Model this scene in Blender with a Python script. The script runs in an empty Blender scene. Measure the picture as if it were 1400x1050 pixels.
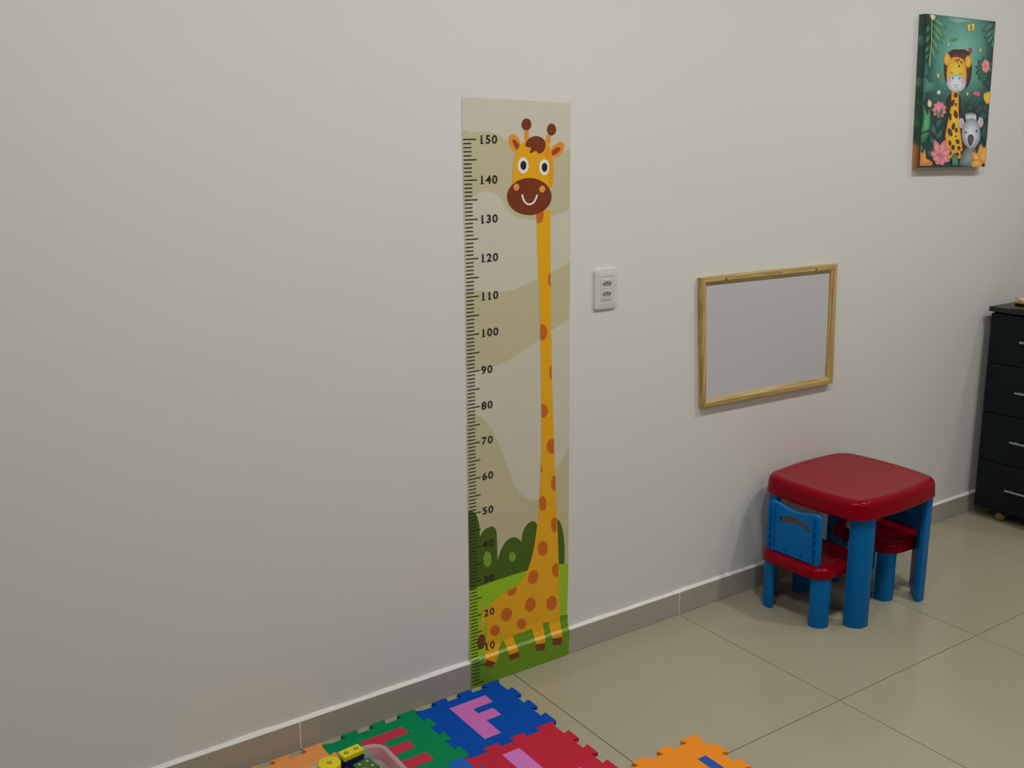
import bpy, bmesh, math, random
from mathutils import Vector, Matrix
from mathutils.geometry import tessellate_polygon
random.seed(7)
C = bpy.context.scene.collection
SC = bpy.context.scene

# ------------------------------------------------------------------ camera
CP = Vector((-1.3796, -2.2305, 1.5184)); YAW, PIT, ROL, FPX = .5999, .2373, -.0059, 1392.7
cy, sy, cp, sp = math.cos(YAW), math.sin(YAW), math.cos(PIT), math.sin(PIT)
cF = Vector((sy*cp, cy*cp, -sp)); cR0 = Vector((cy, -sy, 0)); cU0 = cR0.cross(cF)
cR = cR0*math.cos(ROL) + cU0*math.sin(ROL); cU = cU0*math.cos(ROL) - cR0*math.sin(ROL)
cam_d = bpy.data.cameras.new('camera'); cam = bpy.data.objects.new('camera', cam_d); C.objects.link(cam)
cam_d.sensor_width = 36; cam_d.lens = 36*FPX/1400; cam_d.clip_start = .01
M = Matrix((cR, cU, -cF)).transposed().to_4x4(); M.translation = CP
cam.matrix_world = M
SC.camera = cam

# ------------------------------------------------------------------ world, lamps, exposure
w = bpy.data.worlds.new('world'); SC.world = w; w.use_nodes = True
w.node_tree.nodes['Background'].inputs[0].default_value = (.8, .85, .9, 1)
w.node_tree.nodes['Background'].inputs[1].default_value = .05
SC.view_settings.view_transform = 'Standard'; SC.view_settings.look = 'None'
SC.view_settings.gamma = 1; SC.view_settings.use_curve_mapping = False
SC.view_settings.exposure = -0.58
LAMPS = [(.25, -1.25, 20.5), (1.72, -1.25, 20), (2.75, -1.2, 8.5), (-1.0, -1.25, 19), (.25, -3.1, 10), (1.9, -3.1, 10)]  # the leftmost lamp is added to brighten the left side of the wall
LZ = 2.70
for i, (lx, ly, pw) in enumerate(LAMPS):
    ld = bpy.data.lights.new('ceiling_lamp', 'AREA'); ld.shape = 'DISK'; ld.size = .17; ld.energy = pw
    ld.color = (1, .998, .985)
    lo = bpy.data.objects.new('ceiling_lamp_light', ld); C.objects.link(lo); lo.location = (lx, ly, LZ - .004)

# ------------------------------------------------------------------ helpers
def lin1(c):
    c /= 255.
    return c/12.92 if c <= .04045 else ((c+.055)/1.055)**2.4
def lin(r, g, b): return (lin1(r), lin1(g), lin1(b))
def alb(r, g, b, il=.6):
    return tuple(min(.93, v/il) for v in lin(r, g, b))

MATS = {}
def mat(name, col, rough=.5, spec=.5, bump=None, mottle=None, metal=0, coat=0, trans=0, ior=1.45):
    """procedural Principled material: col linear; bump=(scale,strength,dist); mottle=(scale,amount)"""
    if name in MATS: return MATS[name]
    m = bpy.data.materials.new(name); m.use_nodes = True; MATS[name] = m
    nt = m.node_tree; b = nt.nodes['Principled BSDF']
    b.inputs['Base Color'].default_value = (*col, 1); b.inputs['Roughness'].default_value = rough
    b.inputs['Specular IOR Level'].default_value = spec; b.inputs['Metallic'].default_value = metal
    b.inputs['Coat Weight'].default_value = coat; b.inputs['Transmission Weight'].default_value = trans
    b.inputs['IOR'].default_value = ior
    tc = nt.nodes.new('ShaderNodeTexCoord')
    if mottle is None: mottle = (14, .05)
    n = nt.nodes.new('ShaderNodeTexNoise'); n.inputs['Scale'].default_value = mottle[0]; n.inputs['Detail'].default_value = 4
    nt.links.new(tc.outputs['Object'], n.inputs['Vector'])
    mr = nt.nodes.new('ShaderNodeMapRange'); mr.inputs['To Min'].default_value = 1-mottle[1]; mr.inputs['To Max'].default_value = 1+mottle[1]
    nt.links.new(n.outputs['Fac'], mr.inputs['Value'])
    mx = nt.nodes.new('ShaderNodeVectorMath'); mx.operation = 'SCALE'; mx.inputs[0].default_value = col
    nt.links.new(mr.outputs[0], mx.inputs['Scale']); nt.links.new(mx.outputs[0], b.inputs['Base Color'])
    if bump:
        n2 = nt.nodes.new('ShaderNodeTexNoise'); n2.inputs['Scale'].default_value = bump[0]; n2.inputs['Detail'].default_value = 5
        nt.links.new(tc.outputs['Object'], n2.inputs['Vector'])
        bp = nt.nodes.new('ShaderNodeBump'); bp.inputs['Strength'].default_value = bump[1]; bp.inputs['Distance'].default_value = bump[2]
        nt.links.new(n2.outputs['Fac'], bp.inputs['Height']); nt.links.new(bp.outputs[0], b.inputs['Normal'])
    return m

def empty(name, loc=(0, 0, 0), rotz=0):
    o = bpy.data.objects.new(name, None); C.objects.link(o); o.location = loc; o.rotation_euler = (0, 0, rotz)
    o.empty_display_size = .05
    return o
def tag(o, label=None, cat=None, group=None, kind=None):
    if label: o['label'] = label
    if cat: o['category'] = cat
    if group: o['group'] = group
    if kind: o['kind'] = kind
    return o
def obj(name, bm, mats, parent=None, smooth=False, angle=None):
    me = bpy.data.meshes.new(name)
    bm.normal_update(); bm.to_mesh(me); bm.free()
    if not isinstance(mats, (list, tuple)): mats = [mats]
    for m in mats: me.materials.append(m)
    if smooth:
        for p in me.polygons: p.use_smooth = True
        if angle: me.set_sharp_from_angle(angle=math.radians(angle))
    o = bpy.data.objects.new(name, me); C.objects.link(o)
    if parent: o.parent = parent
    return o
def obj_data(name, me, parent=None):
    o = bpy.data.objects.new(name, me); C.objects.link(o)
    if parent: o.parent = parent
    return o
def box(bm, x0, x1, y0, y1, z0, z1, bev=0, seg=2):
    vs = [bm.verts.new((x, y, z)) for x in (x0, x1) for y in (y0, y1) for z in (z0, z1)]
    F = [(0, 1, 3, 2), (4, 6, 7, 5), (0, 4, 5, 1), (2, 3, 7, 6), (0, 2, 6, 4), (1, 5, 7, 3)]
    fs = [bm.faces.new([vs[i] for i in f]) for f in F]
    if bev:
        es = list({e for f in fs for e in f.edges})
        bmesh.ops.bevel(bm, geom=es, offset=bev, segments=seg, profile=.5, affect='EDGES')
    return bm
def nb(*a, **k): return box(bmesh.new(), *a, **k)
def prism(pts, z0, z1, axis=2, bm=None, bev=0):
    """extrude polygon pts (2D) between z0 and z1 along axis"""
    bm = bm or bmesh.new()
    def P(a, b, c): return {2: (a, b, c), 1: (a, c, b), 0: (c, a, b)}[axis]
    lo = [bm.verts.new(P(a, b, z0)) for a, b in pts]; hi = [bm.verts.new(P(a, b, z1)) for a, b in pts]
    n = len(pts); tris = tessellate_polygon([[Vector((a, b, 0)) for a, b in pts]])
    for i in range(n): bm.faces.new((lo[i], lo[(i+1) % n], hi[(i+1) % n], hi[i]))
    for t in tris:
        bm.faces.new([lo[i] for i in t]); bm.faces.new([hi[i] for i in t])
    bmesh.ops.recalc_face_normals(bm, faces=bm.faces[:])
    bmesh.ops.dissolve_limit(bm, angle_limit=.001, verts=bm.verts[:], edges=bm.edges[:])
    if bev:
        es = [e for e in bm.edges if len(e.link_faces) == 2 and e.calc_face_angle() > .7 and
              abs(P(0, 0, 1)[0]*(e.verts[0].co.x-e.verts[1].co.x)+P(0, 0, 1)[1]*(e.verts[0].co.y-e.verts[1].co.y)+P(0, 0, 1)[2]*(e.verts[0].co.z-e.verts[1].co.z)) < 1e-6]
        bmesh.ops.bevel(bm, geom=es, offset=bev, segments=2, profile=.5, affect='EDGES')
    return bm
def loft(rings, cap0=True, cap1=True, bm=None):
    bm = bm or bmesh.new(); R = [[bm.verts.new(p) for p in r] for r in rings]; n = len(R[0])
    for a, b in zip(R, R[1:]):
        for i in range(n): bm.faces.new((a[i], a[(i+1) % n], b[(i+1) % n], b[i]))
    if cap0: bm.faces.new(R[0][::-1])
    if cap1: bm.faces.new(R[-1])
    return bm
def cyl(x, y, z0, z1, r, n=24, r2=None, bm=None, bev=0):
    r2 = r if r2 is None else r2
    c = lambda rr, z: [(x+rr*math.cos(2*math.pi*i/n), y+rr*math.sin(2*math.pi*i/n), z) for i in range(n)]
    if bev: return loft([c(r-bev, z0), c(r, z0+bev), c(r2, z1-bev), c(r2-bev*.3, z1-bev*.3), c(r2-bev, z1)], bm=bm)
    return loft([c(r, z0), c(r2, z1)], bm=bm)
def smooth_loop(pts, k=6, closed=True):
    out = []; n = len(pts)
    for i in range(n if closed else n-1):
        g = lambda j: pts[j % n] if closed else pts[max(0, min(n-1, j))]
        p0, p1, p2, p3 = g(i-1), g(i), g(i+1), g(i+2)
        for s in range(k):
            t = s/k; t2 = t*t; t3 = t2*t
            out.append(tuple(.5*(2*p1[a]+(-p0[a]+p2[a])*t+(2*p0[a]-5*p1[a]+4*p2[a]-p3[a])*t2+(-p0[a]+3*p1[a]-3*p2[a]+p3[a])*t3) for a in (0, 1)))
    if not closed: out.append(pts[-1])
    return out
def ell(cx, cyy, rx, ry, rot=0, n=28, xmin=None, xmax=None):
    o = []
    for i in range(n):
        a = 2*math.pi*i/n; u, v = rx*math.cos(a), ry*math.sin(a); c, s = math.cos(math.radians(rot)), math.sin(math.radians(rot))
        X = cx+u*c-v*s; Y = cyy+u*s+v*c
        o.append((X, Y))
    if xmin is not None: o = clip_half(o, lambda q: q[0]-xmin)
    if xmax is not None: o = clip_half(o, lambda q: xmax-q[0])
    return o
def clip_half(P, f):
    out = []
    for i in range(len(P)):
        a, b_ = P[i], P[(i+1) % len(P)]; fa, fb = f(a), f(b_)
        if fa >= 0: out.append(a)
        if (fa >= 0) != (fb >= 0):
            t = fa/(fa-fb); out.append((a[0]+(b_[0]-a[0])*t, a[1]+(b_[1]-a[1])*t))
    return out
def stroke(pts, wd):
    L, R = [], []
    for i, p in enumerate(pts):
        a = pts[max(0, i-1)]; b = pts[min(len(pts)-1, i+1)]; dx, dy = b[0]-a[0], b[1]-a[1]; l = math.hypot(dx, dy) or 1
        wv = wd(i/(len(pts)-1)) if callable(wd) else wd
        L.append((p[0]-dy/l*wv/2, p[1]+dx/l*wv/2)); R.append((p[0]+dy/l*wv/2, p[1]-dx/l*wv/2))
    return L+R[::-1]
def leafshape(a, b, wd):
    """pointed leaf from a to b"""
    N = 9; dx, dy = b[0]-a[0], b[1]-a[1]; l = math.hypot(dx, dy); L, R = [], []
    for i in range(N+1):
        t = i/N; h = wd/2*math.sin(math.pi*min(1, t*.93+.07))**.8; x, y = a[0]+dx*t, a[1]+dy*t
        L.append((x-dy/l*h, y+dx/l*h)); R.append((x+dy/l*h, y-dx/l*h))
    return L+R[::-1][1:-1]
def at(px, py, axis, val):
    """measured position -> point on a real plane of the room (used for surveying only)"""
    d = cF*FPX + cR*(px-700) - cU*(py-525)
    return CP + d*((val-CP[axis])/d[axis])

# ------------------------------------------------------------------ materials
WALL = mat('wall_paint', (.785, .775, .75), .55, .3, bump=(3.5, .25, .012), mottle=(1.1, .012))
CEILM = mat('ceiling_paint', (.82, .81, .79), .8, .2)
LOWBOUNCE = mat('low_bounce_wall', (.50, .49, .46), .7, .3)  # unseen walls darkened below the real paint to cut bounce and deepen shadows
def tile_mat(name, col, rough):
    m = mat(name, col, rough, .5, mottle=(5, .035)); return m
TILE = tile_mat('polished_porcelain', (.405, .372, .262), .16)
SKIRT = tile_mat('skirting_porcelain', (.44, .405, .34), .25)
GROUT = mat('dark_grout', (.16, .13, .10), .9)
CAULK = mat('white_caulk', (.86, .84, .80), .6, bump=(60, .3, .002))
RED = mat('red_plastic', (.27, .0, .008), .2, .15, mottle=(8, .04), bump=(90, .05, .001))
BLUE = mat('blue_plastic', (.0, .165, .50), .38, .18, mottle=(9, .04))

# ------------------------------------------------------------------ room shell
X0, X1, Y0, ZC = -2.7, 3.25, -5.2, 2.75
def struct(name, bm, m, parent=None):
    o = obj(name, bm, m, parent)
    if parent is None: o['kind'] = 'structure'
    return o
struct('wall_back', nb(X0-.1, X1+.1, 0, .12, -.02, ZC+.1), WALL)
struct('wall_left', nb(X0-.12, X0, Y0-.1, 0, -.02, ZC+.1), LOWBOUNCE)
struct('wall_right', nb(X1, X1+.12, Y0-.1, 0, -.02, ZC+.1), LOWBOUNCE)
struct('wall_front', nb(X0, X1, Y0-.12, Y0, -.02, ZC+.1), LOWBOUNCE)
struct('ceiling', nb(X0, X1, Y0, 0, ZC, ZC+.1), CEILM)
floor = struct('floor', nb(X0, X1, Y0, 0, -.04, -.0022), GROUT)
TS, TA, TB, JW = .658, .136, .6486, .0026
xs = [X0]+[TA+k*TS for k in range(-4, 5)]+[X1]; xs = [x for x in xs if X0 <= x <= X1]
ys = [0]+[-TB-k*TS for k in range(0, 6)]; ys = [y for y in ys if y > Y0]+[Y0]
cache = {}
for i in range(len(xs)-1):
    for j in range(len(ys)-1):
        wx, wy = xs[i+1]-xs[i], ys[j]-ys[j+1]; key = (round(wx, 3), round(wy, 3))
        if key not in cache:
            t = obj('tile', nb(-wx/2+JW/2, wx/2-JW/2, -wy/2+JW/2, wy/2-JW/2, -.010, 0, bev=.0006, seg=1), TILE, floor)
            cache[key] = t.data
        else: t = obj_data('tile', cache[key], floor)
        t.location = ((xs[i]+xs[i+1])/2, (ys[j]+ys[j+1])/2, 0)
# skirting: tiles set against the wall, each its own piece
BT, BH = .012, .0775
base = struct('baseboard_back', nb(X0, X1, -.002, 0, 0, BH-.001), CAULK)
for i in range(len(xs)-1):
    obj('skirting_tile', nb(xs[i]+.001, xs[i+1]-.001, -BT, -.0015, .0005, BH, bev=.0008, seg=1), SKIRT, base)
    if i: obj('grout_joint', nb(xs[i]-.0014, xs[i]+.0014, -BT+.0004, -.001, .0005, BH-.001), CAULK, base)
bm = bmesh.new()
N = 120; rings = []
for i in range(N+1):
    x = X0+(X1-X0)*i/N; wv = .0012*math.sin(i*1.7)+.0009*math.sin(i*.61+1)
    hh = .0058+wv + (.0005 if x < .0 else 0)*min(1, -x*3 if x < 0 else 0)
    rings.append([(x, 0, BH-.002), (x, -BT-.0002+.001*random.random(), BH-.001), (x, -BT*.8, BH+.0014+wv*.5), (x, -.004, BH+hh*.75), (x, 0, BH+hh)])
loft(rings, bm=bm); bmesh.ops.recalc_face_normals(bm, faces=bm.faces[:])
obj('caulk_bead', bm, CAULK, base, True, 60)

# ------------------------------------------------------------------ ceiling lamps (fixtures)
LW = mat('lamp_white_rim', (.8, .8, .8), .4)
LE = bpy.data.materials.new('lit_diffuser'); LE.use_nodes = True
e = LE.node_tree.nodes['Principled BSDF']; e.inputs['Emission Color'].default_value = (1, .96, .9, 1); e.inputs['Emission Strength'].default_value = 6
for i, (lx, ly, pw) in enumerate(LAMPS):
    c = empty('ceiling_light', (lx, ly, ZC))
    tag(c, 'round white ceiling downlight '+('above the giraffe chart', 'above the whiteboard', 'above the drawer cabinet', 'added to brighten the left side', 'behind the camera position', 'in the middle of the room')[i], 'ceiling light', 'round ceiling downlights')
    obj('rim', loft([[(r*math.cos(a*math.pi/16), r*math.sin(a*math.pi/16), z) for a in range(32)] for r, z in ((.10, 0), (.11, -.012), (.105, -.03), (.09, -.032), (.088, -.02))], cap0=False, cap1=False), LW, c, True, 40)
    obj('diffuser', cyl(0, 0, -.03, -.004, .0885, 32), LE, c)

# ------------------------------------------------------------------ flat print machinery
PR = {}
def pmat(col, il=.6, rough=.30):
    key = tuple(col)+(il, rough)
    if key not in PR:
        m = mat('print_%d_%d_%d' % tuple(col) + '_%d' % int(il*100), alb(*col, il), rough, .45, mottle=(30, .02))
        # long shallow creases where the vinyl folds over the skirting
        nt = m.node_tree; b = nt.nodes['Principled BSDF']
        g = nt.nodes.new('ShaderNodeNewGeometry'); mp = nt.nodes.new('ShaderNodeMapping')
        mp.inputs['Scale'].default_value = (7, 1, 70)
        n = nt.nodes.new('ShaderNodeTexNoise'); n.inputs['Scale'].default_value = 1.0; n.inputs['Detail'].default_value = 1
        nt.links.new(g.outputs['Position'], mp.inputs['Vector']); nt.links.new(mp.outputs[0], n.inputs['Vector'])
        sx = nt.nodes.new('ShaderNodeSeparateXYZ'); nt.links.new(g.outputs['Position'], sx.inputs[0])
        mr = nt.nodes.new('ShaderNodeMapRange'); mr.inputs['From Min'].default_value = .055; mr.inputs['From Max'].default_value = 0; mr.interpolation_type = 'SMOOTHSTEP'
        mr.inputs['To Min'].default_value = .012; mr.inputs['To Max'].default_value = .55
        sb = nt.nodes.new('ShaderNodeMath'); sb.operation = 'SUBTRACT'; sb.inputs[1].default_value = .105; nt.links.new(sx.outputs['Z'], sb.inputs[0])
        ab = nt.nodes.new('ShaderNodeMath'); ab.operation = 'ABSOLUTE'; nt.links.new(sb.outputs[0], ab.inputs[0]); nt.links.new(ab.outputs[0], mr.inputs['Value'])
        bp = nt.nodes.new('ShaderNodeBump'); bp.inputs['Distance'].default_value = .006
        nt.links.new(mr.outputs[0], bp.inputs['Strength']); nt.links.new(n.outputs['Fac'], bp.inputs['Height'])
        nt.links.new(bp.outputs[0], b.inputs['Normal'])
        PR[key] = m
    return PR[key]
def drape(z):
    f = lambda t: (lambda u: u*u*(3-2*u))(max(0, min(1, t)))
    return -(.0012+(BT+.0012)*(.36*f((.116-z)/(.116-.085))+.64*f((.089-z)/(.089-.0785))))
def onsheet(px, py):
    y = -.001
    for _ in range(14):
        p = at(px, py, 1, y); y = .5*y+.5*drape(p.z)
    return (p.x, max(.0006, p.z))
class Print:
    def __init__(s, e=.0001): s.p = []; s.mats = []; s.e = e
    def world(s, pts, m, layer):
        if m not in s.mats: s.mats.append(m)
        s.p.append((pts, s.mats.index(m), layer))
    def build(s, name, parent, cuts=True):
        bm = bmesh.new()
        for pts, mi, layer in s.p:
            vs = [bm.verts.new((x, -layer*s.e, z)) for x, z in pts]
            for t in tessellate_polygon([[Vector((x, z, 0)) for x, z in pts]]):
                try: f = bm.faces.new([vs[i] for i in t])
                except ValueError: continue
                f.material_index = mi
                f.normal_update()
                if f.normal.y > 0: f.normal_flip()
        if cuts:
            z = .0765
            while z < .118:
                bmesh.ops.bisect_plane(bm, geom=bm.verts[:]+bm.edges[:]+bm.faces[:], plane_co=(0, 0, z), plane_no=(0, 0, 1), dist=1e-6)
                z += .0018
        for v in bm.verts: v.co.y += drape(v.co.z)
        return obj(name, bm, s.mats, parent)
def ZA(pts): return [onsheet(620+x/5.25, 120+y/5.25) for x, y in pts]
def ZB(pts): return [onsheet(620+x/5.25, 300+y/5.25) for x, y in pts]
def ZCc(pts): return [onsheet(620+x/5.25, 480+y/5.25) for x, y in pts]
def ZD(pts): return [onsheet(620+x/3.622, 660+y/3.6207) for x, y in pts]

# ------------------------------------------------------------------ growth chart sticker
chart = empty('growth_chart', (.17, 0, 0))
tag(chart, 'tall giraffe height chart sticker with centimetre scale, stuck on wall down to the floor', 'wall sticker')
inv_par = Matrix.Translation((-.17, 0, 0))
def under(o, par=None):
    o.matrix_parent_inverse = inv_par
    return o
edgeL = [(631, 132.5), (632, 190), (633.4, 250), (635, 310), (636, 370), (636.8, 450), (637.8, 520), (638.6, 600), (639.8, 680), (641, 760), (642, 840), (643, 880), (643.6, 903), (645, 920), (645, 939)]
edgeR = [(777, 892), (776.8, 876), (775.8, 862), (776.5, 840), (777, 780), (777.5, 700), (778.3, 600), (778.6, 500), (779.2, 400), (779.5, 300), (780, 141)]
def atz(px, z, yy):  # x on the sheet for a pixel column near a height
    return None
LE_, RE_ = [onsheet(*q) for q in edgeL], [onsheet(*q) for q in edgeR]
LE_[-1] = (LE_[-1][0], .0008); RE_[0] = (RE_[0][0], .0008)
sheet_outline = LE_[::-1]+RE_[::-1]
def lerp_edge(E, z):
    E = sorted(E, key=lambda q: q[1])
    for a, b in zip(E, E[1:]):
        if a[1] <= z <= b[1]:
            t = (z-a[1])/max(1e-9, b[1]-a[1]); return a[0]+(b[0]-a[0])*t
    return E[0][0] if z < E[0][1] else E[-1][0]
def clipx(pts):
    return [(max(lerp_edge(LE_, z)+.0003, min(lerp_edge(RE_, z)-.0003, x)), max(.001, z)) for x, z in pts]
cream, olive = pmat((180, 176, 161), .655), pmat((170, 164, 134), .655)
s = Print(); s.world(sheet_outline, cream, 0); under(s.build('sheet', chart))
s = Print()
s.world(clipx(ZA(smooth_loop([(50, 345), (140, 325), (220, 315), (300, 330), (380, 380), (430, 430), (560, 500), (720, 490), (780, 472), (850, 458), (850, 800), (845, 855), (780, 893), (700, 922), (560, 945), (440, 920), (385, 865), (330, 780), (250, 742), (180, 752), (130, 785), (50, 850)], 4))), olive, 1)
b2 = [(40, 500), (130, 507), (250, 522), (380, 516), (480, 482), (600, 430), (700, 382), (780, 340), (860, 285)]
b2b = [(860, 690), (820, 718), (700, 802), (600, 872), (480, 955), (400, 1005), (300, 1050), (200, 1070), (40, 1085)]
s.world(clipx(ZB(smooth_loop(b2, 5, False)+smooth_loop(b2b, 5, False))), olive, 1)
b3 = [(60, 440), (150, 452), (210, 485), (270, 550), (315, 640), (345, 715), (370, 780), (395, 850), (425, 935), (460, 995), (500, 1040), (550, 1062), (620, 1062), (690, 980), (735, 850), (775, 785), (815, 715), (860, 640)]
s.world(clipx(ZCc(smooth_loop(b3, 4, False))+ZD([(600, 300), (600, 560), (60, 560)])), olive, 1)
under(s.build('wave_print', chart))
s = Print(); dg, lg, mg = pmat((46, 66, 14), .38), pmat((108, 140, 22), .42), pmat((70, 100, 14), .38); hl = pmat((84, 118, 34), .42)
s.world(clipx(ZD(smooth_loop([(50, 140), (95, 141), (118, 170), (129, 220), (131, 268)], 4, False)+smooth_loop([(131, 268), (150, 235), (185, 216), (205, 224), (214, 255), (218, 385)], 4, False)+smooth_loop([(218, 385), (235, 330), (265, 285), (300, 269), (325, 280), (334, 293)], 4, False)+smooth_loop([(334, 293), (345, 240), (365, 205), (390, 191), (408, 198), (425, 230)], 4, False)+[(440, 500), (40, 560)])), dg, 2)
s.world(ZD(smooth_loop([(500, 178), (513, 180), (530, 198), (543, 250), (550, 320), (549, 410)], 4, False)+[(500, 420)]), dg, 2)
s.world(ZD(ell(168, 379, 20, 38)), hl, 3); s.world(ZD(ell(291, 367, 17, 23)), hl, 3)
under(s.build('shrub_print', chart))
s = Print()
s.world(clipx(ZD(smooth_loop([(40, 545), (75, 532), (130, 512), (200, 487), (290, 457), (370, 434), (450, 415), (520, 404), (600, 396)], 4, False)))+[(lerp_edge(RE_, .001), .001), (lerp_edge(LE_, .001), .001)], lg, 3)
s.world(clipx(ZD(smooth_loop([(600, 648), (560, 654), (520, 659), (440, 690), (385, 716), (300, 752), (220, 800), (150, 850), (60, 895)], 4, False)))+[(lerp_edge(LE_, .001), .001), (lerp_edge(RE_, .001), .001)], mg, 4)
under(s.build('hill_print', chart))
# giraffe
s = Print()
body = pmat((198, 132, 18), .50); bodyd = pmat((188, 120, 24), .53); spot = pmat((158, 80, 22), .50); brown = pmat((104, 48, 26), .62)
bodyl = pmat((184, 118, 22), .36); earo = pmat((184, 112, 36), .5); earin = pmat((120, 58, 28), .5)
pinkw = pmat((222, 205, 200), .55); eyew = pmat((222, 222, 225), .58); blk = pmat((34, 28, 28), .5); nost = pmat((190, 116, 52), .5)
neck = ZA([(592, 880), (598, 970)])+ZB([(599, 150), (605, 300), (612, 450), (619, 650), (623, 820), (625, 1000)])+ZCc([(627, 180), (630, 350), (630, 520), (629, 780), (624, 900), (619, 1000)])+ZD(
    smooth_loop([(424, 72), (418, 160), (410, 240), (396, 330), (375, 410), (345, 470), (300, 515), (240, 552), (190, 595), (167, 640), (163, 700), (165, 780)], 3, False)+[(160, 830), (154, 885), (207, 892), (224, 850), (231, 800), (232, 748), (236, 745), (262, 812), (275, 860), (322, 838), (308, 800), (294, 757), (388, 722), (398, 760), (407, 806), (452, 796), (449, 740), (442, 693), (471, 689), (478, 730), (490, 778), (537, 766), (532, 720), (527, 660), (524, 600), (521, 400), (513, 180), (507, 72)])+ZCc([(733, 950), (727, 830), (718, 560), (711, 350), (705, 200), (703, 0)])+ZB([(703, 900), (700, 800), (697, 300), (695, 0)])+ZA([(694, 880)])
s.world(neck, body, 6)
s.world(ZD([(150, 600), (163, 625), (160, 660), (148, 705), (146, 755), (133, 755), (136, 690), (144, 650)]), bodyl, 5)
s.world(clipx(ZD(ell(138, 786, 20, 38, 6))), brown, 7)
for h in ([(165, 875), (206, 888), (188, 914), (150, 905)], [(270, 854), (322, 835), (328, 860), (282, 880)], [(405, 800), (453, 793), (451, 826), (410, 833)], [(489, 772), (537, 763), (536, 798), (492, 805)]):
    s.world(ZD(h), brown, 8)
for q in ((441, 103, 20, 37, 0, 424, None), (500, 208, 18, 38, 0, None, 511), (441, 325, 25, 37, 0, None, None), (394, 467, 25, 36, 18, None, None),
          (506, 432, 19, 35, 0, None, 519), (380, 602, 26, 36, 15, None, None), (485, 596, 26, 37, 12, None, None), (262, 652, 27, 35, 18, None, None), (336, 697, 23, 26, 12, None, None), (205, 731, 24, 28, 12, None, None)):
    s.world(ZD(ell(q[0], q[1], q[2], q[3], q[4], 28, q[5], q[6])), spot, 7)
s.world(ZD([(262, 540), (285, 527), (310, 514), (313, 530), (303, 550), (288, 560), (272, 558)]), spot, 7)
s.world(ZB(ell(700, 432, 24, 50, 0, 28, None, 696)), spot, 7); s.world(ZB(ell(634, 810, 40, 58, 0, 28, 622)), spot, 7)
s.world(ZCc(ell(705, 155, 19, 53, 0, 28, None, 704)), spot, 7); s.world(ZCc(ell(640, 428, 37, 51, 0, 28, 630)), spot, 7)
s.world(ZCc(ell(705, 682, 38, 53, 0, 28, None, 721)), spot, 7); s.world(ZCc(ell(626, 850, 9, 31, 0, 28, 626)), spot, 7); s.world(ZCc(ell(724, 948, 25, 56, 0, 28, None, 732)), spot, 7)
s.world(ZA([(592, 880), (645, 880), (645, 925), (638, 955), (622, 972), (597, 971)]), spot, 7)
s.world(ZA([(510, 290), (540, 290), (541, 395), (511, 395)]), earo, 7); s.world(ZA([(672, 332), (701, 344), (682, 440), (655, 400)]), earo, 7)
s.world(ZA(ell(523, 263, 35, 43)), brown, 8); s.world(ZA(ell(703, 299, 33, 43)), brown, 8)
s.world(ZA(smooth_loop([(394, 365), (410, 338), (438, 336), (465, 360), (482, 405), (475, 440), (455, 460), (420, 438), (400, 402)], 4)), earo, 6)
s.world(ZA(smooth_loop([(421, 380), (438, 371), (460, 393), (474, 425), (462, 452), (438, 424)], 4)), earin, 7)
s.world(ZA(smooth_loop([(688, 465), (700, 438), (730, 405), (765, 388), (790, 400), (793, 435), (772, 474), (738, 496), (705, 492)], 4)), earo, 6)
s.world(ZA(smooth_loop([(693, 478), (715, 446), (745, 425), (766, 432), (760, 455), (735, 476), (705, 486)], 4)), earin, 7)
s.world(ZA(smooth_loop([(422, 665), (425, 600), (435, 520), (455, 450), (482, 408), (515, 380), (560, 365), (620, 366), (662, 385), (692, 430), (710, 500), (717, 580), (712, 660), (695, 720), (560, 780), (430, 720)], 4)), body, 9)
s.world(ZA([(645, 470), (672, 408), (693, 433), (710, 500), (717, 580), (712, 660), (702, 705), (694, 715), (682, 670), (690, 600), (684, 530), (660, 495)]), bodyd, 10)
s.world(ZA(smooth_loop([(512, 415), (525, 380), (555, 355), (595, 347), (635, 360), (658, 392), (656, 435), (635, 465), (602, 473)], 4, False)+[(598, 455), (578, 455), (562, 468), (545, 466), (541, 460), (556, 445), (552, 428), (530, 428)]), brown, 11)
s.world(ZA(ell(499, 557, 38, 58)), eyew, 11); s.world(ZA(ell(650, 570, 36, 57)), eyew, 11)
s.world(ZA(ell(500, 557, 22, 33)), blk, 12); s.world(ZA(ell(652, 571, 21, 33)), blk, 12)
s.world(ZA(ell(543, 780, 160, 133)), brown, 11)
s.world(ZA(ell(450, 713, 21, 25)), nost, 12); s.world(ZA(ell(635, 727, 21, 25)), nost, 12)
s.world(ZA(stroke(smooth_loop([(491, 766), (502, 805), (522, 830), (543, 836), (568, 827), (588, 800), (598, 768)], 5, False), 12)), pinkw, 12)
under(s.build('giraffe_print', chart))
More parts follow.
